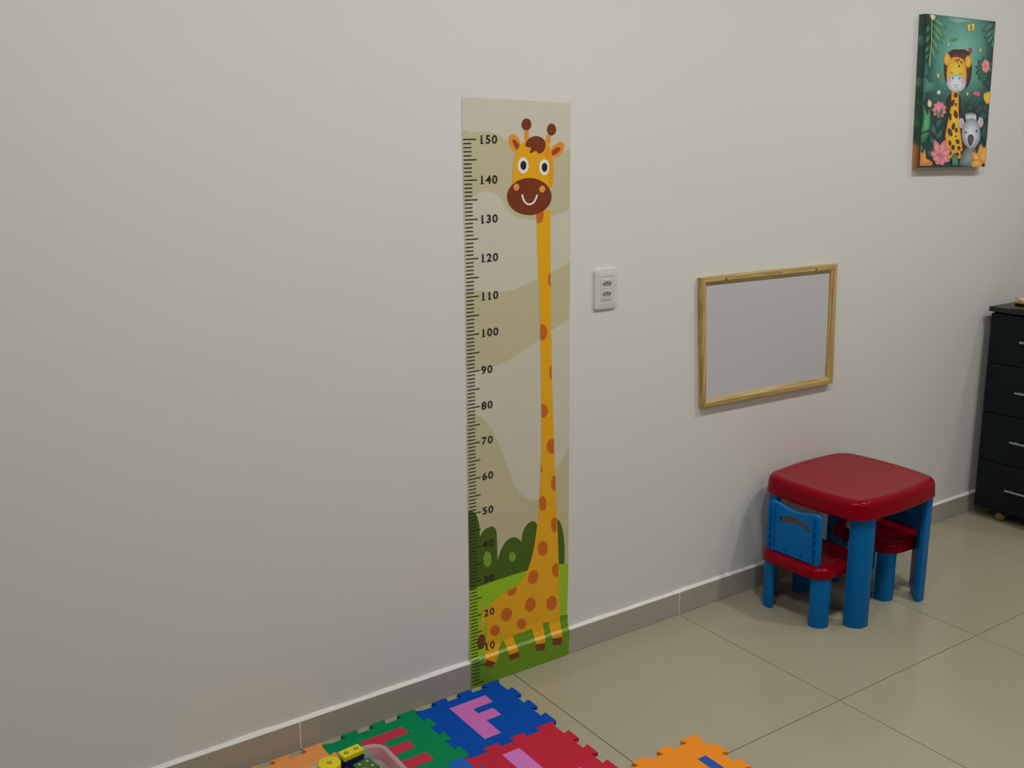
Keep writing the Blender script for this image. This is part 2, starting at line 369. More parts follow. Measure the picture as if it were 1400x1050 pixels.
# scale: one printed mark per centimetre
TX = {150: (632, 190.5), 140: (633.5, 246.5), 130: (635, 300.5), 120: (635.8, 354.5), 110: (636.3, 406.5), 100: (637, 458.5), 90: (637.7, 509), 80: (638.2, 558.5), 70: (639, 607.5), 60: (639.8, 656), 50: (640.5, 703.5), 40: (641, 750.5), 30: (641.5, 797.5), 20: (642.2, 844.5), 15: (642.5, 867.4), 10: (643, 890.6), 5: (644.5, 913.2), 0: (645.5, 936.6)}
ks = sorted(TX); zk = {k: onsheet(*TX[k])[1] for k in ks}
def zcm(c):
    for a, b in zip(ks, ks[1:]):
        if a <= c <= b: return zk[a]+(zk[b]-zk[a])*(c-a)/(b-a)
s = Print()
for c in range(0, 151):
    z = zcm(c); L = .0385 if c % 5 == 0 else .0235; x0 = lerp_edge(LE_, z)+.0022; h = .00135
    z = max(z, .0022)
    s.world([(x0, z-h), (x0+L, z-h), (x0+L, z+h), (x0, z+h)], blk, 13)
under(s.build('scale_print', chart))
fonts = {}
def text_mesh(body_, size, off=0, sx=1):
    cu = bpy.data.curves.new('t', 'FONT'); cu.body = body_; cu.size = size; cu.align_x = 'CENTER'; cu.align_y = 'CENTER'; cu.offset = off; cu.resolution_u = 4
    o = bpy.data.objects.new('t', cu); C.objects.link(o)
    dg_ = bpy.context.evaluated_depsgraph_get(); me = bpy.data.meshes.new_from_object(o.evaluated_get(dg_))
    bpy.data.objects.remove(o); bpy.data.curves.remove(cu)
    for v in me.vertices: v.co.x *= sx
    return me
NUM = {150: (667, 190.5), 140: (667.5, 245.5), 130: (668, 299), 120: (668.6, 352), 110: (669, 404), 100: (669.3, 454), 90: (665.3, 505), 80: (665.7, 553.5), 70: (666, 601.5), 60: (666.6, 650), 50: (666.8, 697), 40: (667.2, 743), 30: (668, 790.5), 20: (668.5, 836.5), 10: (669, 882.5)}
GL = {}
for ch in '0123456789':
    me = text_mesh(ch, .0290, .0006, 1.16)
    xs_ = [q.co.x for q in me.vertices]; ys_ = [q.co.y for q in me.vertices]; mx0, my0 = (min(xs_)+max(xs_))/2, (min(ys_)+max(ys_))/2
    GL[ch] = ([(q.co.x-mx0, q.co.y-my0) for q in me.vertices], [tuple(p.vertices) for p in me.polygons])
    if ch == '1':
        V, F = GL[ch]; b0 = min(y for x, y in V); n0 = len(V); xr = max(x for x, y in V); w0 = .0028
        V += [(xr-w0/2-.0048, b0), (xr-w0/2+.0048, b0), (xr-w0/2+.0048, b0+.0022), (xr-w0/2-.0048, b0+.0022)]; F.append((n0, n0+1, n0+2, n0+3))
    bpy.data.meshes.remove(me)
for v, (px, py) in NUM.items():
    cx_, cz_ = onsheet(px, py); txt = str(v); V, F = [], []
    for k, ch in enumerate(txt):
        ox_ = (k-(len(txt)-1)/2)*.0196; n0 = len(V)
        for x, y in GL[ch][0]: V.append((cx_+x+ox_, drape(cz_+y)-13*.0001-(.00003 if ch == '1' else 0), cz_+y))
        F += [tuple(i_+n0 for i_ in f) for f in GL[ch][1]]
    me = bpy.data.meshes.new('numeral'); me.from_pydata(V, [], F); me.materials.append(blk)
    o = obj_data('numeral', me, chart); under(o)

# ------------------------------------------------------------------ wall socket
PL = mat('socket_white_plastic', (.70, .71, .68), .35, .5); PLD = mat('socket_recess_grey', (.36, .37, .36), .5); HOLE = mat('pin_hole_dark', (.02, .02, .02), .8)
q = [at(813.2, 366.5, 1, -.006), at(845.2, 366.5, 1, -.006), at(843.3, 422.5, 1, -.006), at(811.3, 423.5, 1, -.006)]
ocx, ocz = sum(p.x for p in q)/4, sum(p.z for p in q)/4
sock = empty('wall_socket', (ocx, 0, ocz)); tag(sock, 'white double power outlet on the wall between giraffe chart and whiteboard', 'power outlet')
def rrect(w, h, r, n=6, cx=0, cz=0):
    o = []
    for sx, sz, a0 in ((1, 1, 0), (-1, 1, 90), (-1, -1, 180), (1, -1, 270)):
        for i in range(n+1):
            a = math.radians(a0+90*i/n); o.append((cx+sx*(w/2-r)+r*math.cos(a), cz+sz*(h/2-r)+r*math.sin(a)))
    return o
def yloft(secs, **k):
    return loft([[(x, y, z) for x, z in pts] for pts, y in secs], **k)
W_, H_ = .084, .117
bm = yloft([(rrect(W_, H_, .009), 0), (rrect(W_, H_, .009), -.004), (rrect(W_-.004, H_-.003, .009), -.0075), (rrect(W_-.026, H_-.028, .006), -.0105), (rrect(.044, .072, .003), -.0105), (rrect(.043, .071, .003), -.0095)])
bmesh.ops.recalc_face_normals(bm, faces=bm.faces[:]); obj('cover_plate', bm, PL, sock, True, 35)
for sz in (.0155, -.0135):
    m_ = empty('x'); bpy.data.objects.remove(m_)
    mod = obj('outlet_module', yloft([(rrect(.041, .0275, .002, cz=sz), -.009), (rrect(.041, .0275, .002, cz=sz), -.0106), (rrect(.040, .0265, .002, cz=sz), -.0111)]), PL, sock)
    hx = [(.0185, sz), (.0105, sz+.0075), (-.0105, sz+.0075), (-.0185, sz), (-.0105, sz-.0075), (.0105, sz-.0075)]
    r_ = obj('socket_recess', prism(hx, -.01135, -.0095, axis=1), PLD, mod)
    for hxp, hzp in ((-.0095, -.001), (0, .0025), (.0095, -.001)):
        o = obj('pin_hole', yloft([(ell(hxp, sz+hzp, .0024, .0024, 0, 12), -.010), (ell(hxp, sz+hzp, .0024, .0024, 0, 12), -.0116)]), HOLE, mod)
obj('plate_seam', nb(-.020, .020, -.0112, -.010, -.0325, -.0315), PLD, sock)

# ------------------------------------------------------------------ whiteboard
def wood(name, c1, c2, scale, rot=(0, 0, 0)):
    m = bpy.data.materials.new(name); m.use_nodes = True; nt = m.node_tree; b = nt.nodes['Principled BSDF']; b.inputs['Roughness'].default_value = .45
    tc = nt.nodes.new('ShaderNodeTexCoord'); mp = nt.nodes.new('ShaderNodeMapping'); mp.inputs['Scale'].default_value = scale; mp.inputs['Rotation'].default_value = rot
    n = nt.nodes.new('ShaderNodeTexNoise'); n.inputs['Scale'].default_value = 1; n.inputs['Detail'].default_value = 3; n.inputs['Distortion'].default_value = .6
    r = nt.nodes.new('ShaderNodeValToRGB'); r.color_ramp.elements[0].position = .36; r.color_ramp.elements[1].position = .62
    r.color_ramp.elements[0].color = (*c1, 1); r.color_ramp.elements[1].color = (*c2, 1)
    nt.links.new(tc.outputs['Object'], mp.inputs[0]); nt.links.new(mp.outputs[0], n.inputs['Vector']); nt.links.new(n.outputs['Fac'], r.inputs[0]); nt.links.new(r.outputs[0], b.inputs['Base Color'])
    return m
PINEH = wood('pine_wood_horizontal', (.40, .26, .075), (.66, .48, .20), (4, 60, 160)); PINEV = wood('pine_wood_vertical', (.36, .23, .065), (.62, .45, .18), (160, 60, 4))
BOARD = mat('whiteboard_enamel', (.62, .61, .635), .3, .45, mottle=(3, .015))
YF = -.021
oc = [at(960, 380.5, 1, YF), at(1145.7, 360.5, 1, YF), at(1139, 524, 1, YF), at(961.5, 558, 1, YF)]
ic = [at(967.6, 389.6, 1, YF), at(1138, 371.8, 1, YF), at(1131.5, 515.5, 1, YF), at(967.2, 547.6, 1, YF)]
bcx, bcz = sum(p.x for p in oc)/4, sum(p.z for p in oc)/4
wb = empty('whiteboard', (bcx, 0, bcz)); tag(wb, 'wall whiteboard in a pine frame, blank, hung above the red toy table', 'whiteboard')
PROF = [(0, -.001), (0, YF+.002), (.06, YF), (.62, YF), (.72, YF+.002), (1, YF+.006), (1, -.004)]
def rail(i, m, nm):
    j = (i+1) % 4; R = []
    for a, b in ((oc[i], ic[i]), (oc[j], ic[j])):
        R.append([(a.x+(b.x-a.x)*t-bcx, y, a.z+(b.z-a.z)*t-bcz) for t, y in PROF])
    bm = loft(R); bmesh.ops.recalc_face_normals(bm, faces=bm.faces[:]); return obj(nm, bm, m, wb)
rails = [rail(0, PINEH, 'top_rail'), rail(1, PINEV, 'side_rail'), rail(2, PINEH, 'bottom_rail'), rail(3, PINEV, 'side_rail')]
bm = bmesh.new(); A_ = [(p.x-bcx+(.002 if i in (1, 2) else -.002), p.z-bcz+(.002 if i < 2 else -.002)) for i, p in enumerate(ic)]
prism(A_, -.011, -.004, axis=1, bm=bm); obj('writing_panel', bm, BOARD, wb)
STEEL = mat('screw_steel', (.10, .09, .08), .4, metal=.7)
for px, py in ((993, 381.5), (1116, 368.3)):
    p = at(px, py, 1, YF); o = obj('screw', yloft([(ell(p.x-bcx, p.z-bcz, .0034, .0034, 0, 12), YF+.002), (ell(p.x-bcx, p.z-bcz, .0034, .0034, 0, 12), YF-.0008), (ell(p.x-bcx, p.z-bcz, .002, .002, 0, 12), YF-.0014)]), STEEL, rails[0])
    p
STAMP = mat('burnt_stamp_brown', (.10, .05, .015), .8)
s = bmesh.new()
for k in range(9):  # small burnt maker's stamp, too worn to read
    p = at(1046+k*2.6, 374.6-.28*k, 1, YF); x, z = p.x-bcx, p.z-bcz; h = (.0062, .0048, .0062, .005)[k % 4]
    prism([(x, z-h/2), (x+.0016, z-h/2), (x+.0016, z+h/2), (x, z+h/2)], YF-.0004, YF+.0005, axis=1, bm=s)
    prism([(x+.0014, z+h/2-.0014-(k % 3)*.0018), (x+.0046, z+h/2-.0014-(k % 3)*.0018), (x+.0046, z+h/2-(k % 3)*.0018), (x+.0014, z+h/2-(k % 3)*.0018)], YF-.0004, YF+.0005, axis=1, bm=s)
obj('maker_stamp', s, STAMP, rails[0])

# ------------------------------------------------------------------ canvas picture (flat print with vertex colours = ink)
vm = bpy.data.materials.new('canvas_ink'); vm.use_nodes = True; nt = vm.node_tree; b = nt.nodes['Principled BSDF']; b.inputs['Roughness'].default_value = .6
at_ = nt.nodes.new('ShaderNodeVertexColor'); at_.layer_name = 'ink'; nt.links.new(at_.outputs['Color'], b.inputs['Base Color'])
tc = nt.nodes.new('ShaderNodeTexCoord'); n = nt.nodes.new('ShaderNodeTexNoise'); n.inputs['Scale'].default_value = 900
bp = nt.nodes.new('ShaderNodeBump'); bp.inputs['Strength'].default_value = .15; bp.inputs['Distance'].default_value = .0004
nt.links.new(tc.outputs['Object'], n.inputs['Vector']); nt.links.new(n.outputs['Fac'], bp.inputs['Height']); nt.links.new(bp.outputs[0], b.inputs['Normal'])
CD = .030
fq = [at(1267.3, 18.6, 1, -CD), at(1361.2, 29.3, 1, -CD), at(1346.3, 228, 1, -CD), at(1256.6, 229.2, 1, -CD)]
pcx, pcz = sum(p.x for p in fq)/4, sum(p.z for p in fq)/4
art = empty('canvas_picture', (pcx, 0, pcz)); tag(art, 'canvas print of a giraffe and a koala in jungle leaves, high on the wall', 'picture')
CILL = .60
def PP(X, Y):
    p = at(1230+X/4.373, 10+Y/4.375, 1, -CD); return (p.x-pcx, p.z-pcz)
def ppx(p):  # approx inverse (bilinear in the print) for colouring the ground
    return p
class Ink:
    n = 0
    def __init__(s): s.bm = bmesh.new(); s.l = s.bm.verts.layers.float_color.new('ink')
    def v(s, x, y, z, c):
        v = s.bm.verts.new((x, y, z)); v[s.l] = (*alb(*c, CILL), 1); return v
    def blob(s, pts, layer, edge, centre=None, cen=None):
        Ink.n += 1; y = -CD-.0002-layer*.00012-Ink.n*.000003
        P = [PP(*q) for q in pts]; Q4 = [(p.x-pcx, p.z-pcz) for p in fq]
        for i in range(4):
            a, b_ = Q4[i], Q4[(i+1) % 4]; P = clip_half(P, lambda q: -((b_[0]-a[0])*(q[1]-a[1])-(b_[1]-a[1])*(q[0]-a[0])))
            if len(P) < 3: return
        if centre is None:
            vs = [s.v(x, y, z, edge) for x, z in P]
            for t in tessellate_polygon([[Vector((x, z, 0)) for x, z in P]]):
                try: s.fix(s.bm.faces.new([vs[i] for i in t]))
                except ValueError: pass
        else:
            c0 = PP(*cen) if cen else (sum(p[0] for p in P)/len(P), sum(p[1] for p in P)/len(P))
            mid = [tuple(.5*(a+b) for a, b in zip(p, c0)) for p in P]; mc = tuple(centre[i]*.7+edge[i]*.3 for i in range(3))
            o = [s.v(x, y, z, edge) for x, z in P]; m = [s.v(x, y, z, mc) for x, z in mid]; c = s.v(c0[0], y, c0[1], centre); n = len(P)
            for i in range(n):
                j = (i+1) % n; s.fix(s.bm.faces.new((o[i], o[j], m[j], m[i]))); s.fix(s.bm.faces.new((m[i], m[j], c)))
    def fix(s, f):
        f.normal_update()
        if f.normal.y > 0: f.normal_flip()
    def leaf(s, a, b, w, layer, edge, centre=None): s.blob(leafshape(a, b, w), layer, edge, centre)
    def build(s, nm): return obj(nm, s.bm, vm, art)
# ground + wrapped sides
s = Ink(); NX, NZ = 22, 34; G = []
def mixc(a, b, t): t = max(0, min(1, t)); return tuple(a[i]*(1-t)+b[i]*t for i in range(3))
def ground(u, v):
    d = math.hypot((u-.52)/.42, (v-.25)/.34); c = mixc((100, 156, 138), (56, 104, 96), (d-.25)/.8)
    c = mixc(c, (30, 56, 56), (v-.42)/.22); c = mixc(c, (24, 48, 46), (abs(u-.5)-.34)/.16)
    return c
for j in range(NZ+1):
    row = []
    for i in range(NX+1):
        u, v = i/NX, j/NZ; a = fq[0].lerp(fq[1], u); b_ = fq[3].lerp(fq[2], u); p = a.lerp(b_, v)
        row.append(s.v(p.x-pcx, -CD, p.z-pcz, ground(u, v)))
    G.append(row)
for j in range(NZ):
    for i in range(NX): s.fix(s.bm.faces.new((G[j][i], G[j][i+1], G[j+1][i+1], G[j+1][i])))
brd = [G[0][i] for i in range(NX+1)]+[G[j][NX] for j in range(1, NZ+1)]+[G[NZ][i] for i in range(NX-1, -1, -1)]+[G[j][0] for j in range(NZ-1, 0, -1)]
bk = []
for k, v in enumerate(brd):
    h = v.co.z/.5+.5; band = (math.sin(h*46)+math.sin(h*23+1)*.7)*.5
    c = mixc((40, 72, 58), (84, 136, 104), band) if h > .35 else mixc((28, 66, 48), (52, 112, 74), band)
    if h < .16: c = (176, 112, 52)
    nv = s.v(v.co.x, -.001, v.co.z, c); bk.append(nv)
for k in range(len(brd)):
    j = (k+1) % len(brd); s.bm.faces.new((brd[k], brd[j], bk[j], bk[k]))
s.bm.faces.new(bk)
s.build('canvas')
G1, G2, G3 = (44, 88, 66), (92, 146, 106), (30, 58, 52)
s = Ink()
s.blob([(165, 45), (210, 50), (205, 200), (180, 330), (140, 300), (128, 200)], 1, (26, 48, 38))
s.build('leaf_print')
s = Ink()
for i, (a, b, wv) in enumerate((((196, 62), (284, 128), 30), ((197, 92), (268, 190), 30), ((196, 132), (255, 222), 26), ((193, 176), (234, 276), 24), ((190, 220), (214, 330), 20), ((186, 262), (176, 372), 14))):
    s.leaf(a, b, wv, 2+i*.3, G1, G2)
s.build('leaf_print')
s = Ink()
for a, b, wv in (((180, 110), (132, 170), 26), ((180, 170), (132, 225), 26), ((180, 230), (130, 285), 24), ((176, 270), (150, 315), 14)): s.leaf(a, b, wv, 2, (34, 70, 52), (74, 120, 88))
s.build('leaf_print')
s = Ink()
s.blob(stroke([(192, 52), (190, 200), (176, 350)], 5), 5, (120, 160, 112))
s.build('leaf_print')
s = Ink()
for a, b, wv in (((566, 96), (486, 146), 30), ((566, 128), (500, 192), 26), ((562, 160), (518, 222), 22), ((568, 185), (548, 248), 20), ((570, 110), (560, 190), 16)): s.leaf(a, b, wv, 3, (36, 74, 66), (74, 128, 112))
s.build('leaf_print')
s = Ink()
s.blob(smooth_loop([(285, 62), (330, 60), (400, 72), (450, 82), (430, 92), (395, 88), (350, 100), (320, 92), (295, 84)], 3), 2, (78, 122, 112), (120, 160, 148))
s.build('leaf_print')
s = Ink()
s.leaf((302, 197), (350, 190), 20, 3, (46, 94, 66), (86, 138, 92))
s.build('leaf_print')
s = Ink()
s.blob(ell(140, 375, 34, 52), 2, (30, 66, 60), (56, 104, 94)); s.blob([(110, 440), (150, 420), (190, 452), (240, 440), (200, 505), (108, 515)], 2, (46, 94, 84), (70, 120, 106))
s.build('leaf_print')
s = Ink()
s.blob([(104, 520), (130, 480), (158, 520), (150, 560), (106, 560)], 3, (30, 60, 58), (52, 92, 86))
s.build('leaf_print')
# round leaf, right
s = Ink()
for k in range(9):
    a = math.radians(100+k*32); s.leaf((508, 375), (508+66*math.cos(a)*.9, 375+84*math.sin(a)), 32, 3+k*.1, (26, 58, 46), (60, 112, 80))
s.build('leaf_print')
# left pod
s = Ink()
s.blob(smooth_loop([(96, 790), (92, 680), (104, 590), (130, 570), (150, 600), (165, 640), (176, 600), (184, 640), (182, 720), (160, 790), (125, 812)], 3), 4, (34, 84, 56), (86, 156, 104))
s.build('leaf_print')
s = Ink()
s.blob(smooth_loop([(118, 590), (140, 600), (146, 660), (130, 730), (114, 660)], 3), 5, (22, 52, 38), (30, 84, 54))
s.build('leaf_print')
s = Ink()
s.blob([(86, 742), (130, 748), (180, 728), (182, 738), (130, 760), (86, 756)], 6, (24, 62, 42))
s.build('leaf_print')
# leaves low
s = Ink()
for a, b, wv in (((212, 770), (190, 690), 34), ((215, 720), (250, 662), 30), ((212, 830), (182, 770), 36), ((216, 790), (258, 728), 32), ((208, 900), (160, 850), 40), ((230, 900), (180, 830), 40)): s.leaf(a, b, wv, 5, (30, 54, 56), (62, 98, 92))
s.build('leaf_print')
for a, b, wv in (((360, 900), (330, 840), 40), ((470, 700), (520, 600), 60), ((500, 800), (530, 680), 60), ((440, 640), (530, 560), 50), ((440, 620), (400, 580), 50), ((505, 470), (545, 430), 40), ((520, 640), (500, 560), 40)): s = Ink(); s.leaf(a, b, wv, 2, (24, 42, 44), (52, 78, 76)); s.build('leaf_print')
s = Ink()
s.blob([(96, 842), (118, 815), (142, 842), (120, 872), (100, 868)], 6, (32, 98, 62), (54, 130, 84))
s.build('leaf_print')
s = Ink()
s.blob(stroke([(446, 530), (400, 580), (356, 650)], 6), 3, (24, 60, 66))
s.build('leaf_print')
s = Ink(); Y1, Y2, BR = (206, 132, 34), (238, 180, 62), (78, 46, 38)
s.blob(smooth_loop([(280, 560), (300, 520), (352, 520), (366, 560), (368, 640), (398, 780), (405, 900), (262, 900), (262, 760), (284, 640)], 3), 6, (58, 34, 32))
s.blob(smooth_loop([(350, 252), (395, 256), (424, 300), (430, 390), (408, 470), (350, 505), (292, 480), (266, 400), (272, 300), (310, 256)], 4), 7, (52, 32, 32), (104, 68, 58))
s.blob([(308, 500), (352, 500), (350, 610), (358, 720), (372, 830), (380, 905), (272, 905), (272, 760), (290, 660), (306, 590)], 8, (206, 128, 30), (236, 176, 48))
s.blob(ell(282, 312, 20, 37), 9, (206, 126, 40), (246, 170, 72)); s.blob(ell(408, 324, 19, 37), 9, (206, 126, 40), (246, 170, 72))
s.blob(smooth_loop([(335, 297), (375, 310), (392, 350), (397, 430), (380, 490), (335, 505), (290, 480), (278, 420), (284, 350), (300, 308)], 4), 10, Y1, Y2)
s.blob(ell(336, 455, 59, 53), 11, (140, 146, 160), (206, 212, 214))
for x, y, rx, ry in ((335, 318, 5, 8), (350, 315, 5, 9), (366, 328, 6, 8), (345, 330, 4, 5), (352, 352, 6, 8)): s.blob(ell(x, y, rx, ry, 20, 10), 11, BR)
for a in ([(300, 391), (318, 394)], [(352, 396), (372, 399)]): s.blob(stroke(a, 4), 11.5, (60, 34, 26))
for x, y, c in ((316, 425, (70, 76, 84)), (355, 427, (70, 76, 84))): s.blob(ell(x, y, 4, 7, 0, 10), 12, c)
s.blob(ell(297, 439, 9, 12, 0, 12), 12, (196, 140, 176)); s.blob(ell(373, 443, 8, 12, 0, 12), 12, (196, 140, 176))
s.blob(stroke([(318, 464), (327, 468), (335, 462), (343, 469), (352, 465)], 3), 12, (60, 60, 64)); s.blob(stroke([(328, 479), (335, 481), (342, 479)], 3), 12, (60, 60, 64))
for x, y, rx, ry, r in ((333, 526, 12, 16, 10), (314, 572, 12, 22, 20), (334, 582, 6, 11, 0), (333, 640, 12, 26, -12), (300, 655, 8, 24, 0), (319, 712, 11, 22, 10), (299, 748, 13, 26, -20), (336, 735, 9, 16, 0), (334, 772, 5, 7, 0), (344, 803, 11, 16, -20), (317, 838, 11, 16, 0), (352, 842, 9, 14, 0), (300, 870, 9, 14, 0), (340, 880, 12, 12, 0), (298, 812, 9, 18, -10), (368, 870, 7, 14, 0)):
    s.blob(ell(x, y, rx, ry, r, 14), 12, BR)
s.build('giraffe_print')
s = Ink()
s.blob(smooth_loop([(395, 840), (440, 830), (462, 880), (468, 948), (360, 948), (362, 900)], 3), 13, (66, 82, 84), (128, 138, 140))
s.blob(ell(366, 693, 17, 31), 13.4, (150, 156, 160), (190, 190, 196)); s.blob(ell(480, 688, 17, 31), 13.4, (150, 156, 160), (190, 190, 196))
s.blob(ell(367, 695, 10, 20), 14, (178, 120, 130), (206, 150, 156)); s.blob(ell(481, 690, 10, 19), 14, (178, 120, 130), (206, 150, 156))
for i in range(7): s.leaf((398+i*9, 680), (392+i*9.5, 634-6*math.sin(i*.55)), 8, 14, (170, 180, 180), (206, 212, 212))
s.blob(smooth_loop([(425, 664), (462, 685), (478, 740), (474, 800), (440, 845), (410, 844), (376, 805), (367, 745), (385, 690)], 4), 15, (112, 120, 130), (196, 202, 206))
s.blob(smooth_loop([(422, 760), (436, 768), (438, 795), (420, 829), (404, 800), (406, 770)], 4), 16, (44, 34, 36), (100, 84, 80))
s.blob(ell(392, 748, 5, 8, 0, 12), 16, (24, 26, 32)); s.blob(ell(455, 741, 5, 8, 0, 12), 16, (24, 26, 32))
s.build('koala_print')
K1, K2 = (170, 92, 104), (226, 140, 146)
s = Ink()
for k, (a, L) in enumerate(((200, 66), (248, 95), (288, 90), (330, 80), (20, 66), (70, 50), (120, 50), (160, 50))):
    t = math.radians(a); bx, by = 238+L*math.cos(t)*.95, 892+L*math.sin(t)*1.15; s.leaf((238, 896), (bx, min(948, by)), 44, 18+k*.2, K1, K2)
s.build('flower_print')
s = Ink()
s.blob(ell(236, 905, 9, 10), 20, (190, 116, 96))
s.build('flower_print')
s = Ink()
for k, a in enumerate((215, 262, 300, 150, 180)):
    t = math.radians(a); s.leaf((492, 935), (max(420, min(512, 492+82*math.cos(t))), min(948, 935+120*math.sin(t))), 50, 19+k*.2, (190, 116, 50), (230, 166, 84))
s.build('flower_print')
s = Ink()
s.blob([(104, 948), (98, 868), (118, 856), (132, 870), (150, 846), (156, 905), (196, 925), (190, 948)], 7, (166, 96, 44), (204, 140, 70))
s.build('flower_print')
s = Ink()
s.blob([(310, 948), (305, 900), (325, 868), (342, 890), (346, 948)], 21, (44, 86, 80), (78, 128, 112))
s.build('flower_print')
star = [(235+(46 if k % 2 else 34)*math.cos(k*math.pi/9), 612+(54 if k % 2 else 42)*math.sin(k*math.pi/9)) for k in range(18)]
s = Ink()
s.blob(star, 6, (184, 100, 112), (218, 134, 142))
s.build('flower_print')
s = Ink()
s.leaf((226, 660), (218, 610), 16, 7, (40, 76, 64), (86, 130, 100)); s.leaf((238, 655), (252, 600), 20, 7, (36, 70, 60), (80, 124, 96))
s.build('flower_print')
s = Ink()
s.leaf((178, 600), (176, 550), 26, 6, (178, 148, 120), (216, 190, 150))
s.build('flower_print')
s = Ink()
for k in range(6):
    t = k*math.pi/3+.4; s.blob(ell(512+13*math.cos(t), 352+24*math.sin(t), 12, 18, 0, 12), 6+k*.1, (176, 96, 104), (220, 142, 144))
s.build('flower_print')
s = Ink()
s.leaf((522, 578), (504, 508), 26, 6, (186, 132, 34), (232, 186, 70)); s.leaf((524, 578), (536, 500), 26, 6.3, (186, 132, 34), (232, 186, 70)); s.leaf((522, 582), (520, 500), 22, 6.6, (196, 142, 40), (236, 190, 74))
s.build('flower_print')
s = Ink()
for a in (-150, -100, -50, -10): t = math.radians(a); s.leaf((456, 528), (456+26*math.cos(t), 522+26*math.sin(t)), 14, 6, (160, 66, 84), (208, 110, 124))
s.build('flower_print')
for x, y, rx, ry, c in ((290, 222, 8, 11, (196, 184, 130)), (421, 259, 12, 18, (166, 64, 66)), (480, 255, 8, 13, (190, 176, 110)), (228, 408, 9, 14, (206, 180, 76)), (403, 517, 7, 12, (200, 178, 80))): s = Ink(); s.blob(ell(x, y, rx, ry, 0, 14), 5, tuple(v*.75 for v in c), c); s.build('petal_print')
s = Ink()
s.blob([(232+(15 if k % 2 == 0 else 7)*math.cos(k*math.pi/5), 508+(17 if k % 2 == 0 else 8)*math.sin(k*math.pi/5)) for k in range(10)], 5, (200, 196, 196))
s.build('flower_print')
s = Ink()
for a, b in (((424, 122), (404, 104)), ((424, 122), (408, 142)), ((424, 122), (444, 98)), ((424, 122), (442, 134))): s.leaf(a, b, 24, 5, (196, 150, 50), (230, 186, 84))
s.build('flower_print')
s = Ink()
s.blob(stroke([(428, 105), (422, 138)], 7), 6, (50, 34, 26))
s.build('flower_print')
s = Ink()
s.blob(smooth_loop([(180, 45), (195, 44), (212, 52), (206, 68), (196, 76), (186, 66)], 3), 6, (196, 160, 116), (220, 190, 150))
s.build('flower_print')

# ------------------------------------------------------------------ toy table
def outline(x0, x1, y0, y1, r, bulge, inset=0, n=7, m=8):
    """rounded rectangle whose sides belly outwards by bulge"""
    cx_, cy_ = (x0+x1)/2, (y0+y1)/2; hx, hy = (x1-x0)/2-bulge-inset, (y1-y0)/2-bulge-inset; r = max(.004, r-inset*.6); pts = []
    corners = [(1, -1, -90), (1, 1, 0), (-1, 1, 90), (-1, -1, 180)]
    for k, (sx, sy_, a0) in enumerate(corners):
        for i in range(n+1):
            a = math.radians(a0+90*i/n); pts.append([sx*(hx-r)+r*math.cos(a), sy_*(hy-r)+r*math.sin(a)])
        sx2, sy2 = corners[(k+1) % 4][:2]; a = pts[-1]
        a2 = math.radians(corners[(k+1) % 4][2]); b_ = [sx2*(hx-r)+r*math.cos(a2), sy2*(hy-r)+r*math.sin(a2)]
        for i in range(1, m): pts.append([a[0]+(b_[0]-a[0])*i/m, a[1]+(b_[1]-a[1])*i/m])
    out = []
    for x, y in pts:
        fx = 1+bulge/hx*math.cos(math.pi/2*min(1, abs(y)/hy))**1.0; fy = 1+bulge/hy*math.cos(math.pi/2*min(1, abs(x)/hx))
        out.append((cx_+x*fx, cy_+y*fy))
    return out
def slab(x0, x1, y0, y1, r, bulge, prof):
    R = [[(x, y, z) for x, y in outline(x0, x1, y0, y1, r, bulge, ins)] for ins, z in prof]
    bm = loft(R); bmesh.ops.recalc_face_normals(bm, faces=bm.faces[:]); return bm
def legpoly(cx_, cy_, sx, sy_, wd, r=.034):
    """square-ish post; (cx,cy) the outer corner, sx,sy point outwards"""
    P = []
    for u, v in [(0, -wd+.004), (0, -r)]: P.append((u, v))
    for i in range(1, 8):
        a = math.radians(90*i/8); P.append((-r+r*math.cos(a), -r+r*math.sin(a)))
    P += [(-r, 0), (-wd+.004, 0), (-wd, -.004), (-wd, -.016), (-.016, -wd), (-.004, -wd)]
    Q = [(cx_+sx*u, cy_+sy_*v) for u, v in P]
    return Q
def leg(name, cx_, cy_, sx, sy_, wd, z1, parent, r=.034):
    P = legpoly(cx_, cy_, sx, sy_, wd, r); mx_, my_ = sum(p[0] for p in P)/len(P), sum(p[1] for p in P)/len(P)
    R = [[(mx_+(x-mx_)*k, my_+(y-my_)*k, z) for x, y in P] for z, k in ((0, .95), (.002, 1), (z1, 1))]
    bm = loft(R); bmesh.ops.recalc_face_normals(bm, faces=bm.faces[:]); return obj(name, bm, BLUE, parent, True, 35)
TXc, TYc = 1.362, -.222
tb = empty('toy_table', (TXc, TYc, 0), math.radians(2)); tag(tb, "small red plastic children's table with four blue legs, against the wall", 'table')
obj('tabletop', slab(-.250, .219, -.213, .207, .050, .018, [(.010, .372), (.002, .371), (0, .374), (.0015, .380), (.003, .408), (.006, .420), (.011, .4265), (.019, .4300), (.028, .431), (.034, .4303), (.06, .4298)]), RED, tb, True, 50)
hx, hy = .197, .190
for sx, sy_ in ((-1, -1), (1, -1), (-1, 1), (1, 1)): leg('leg', sx*hx-(.018 if (sx, sy_) == (-1, 1) else 0), sy_*hy, sx, sy_, .058, .374, tb, .038)
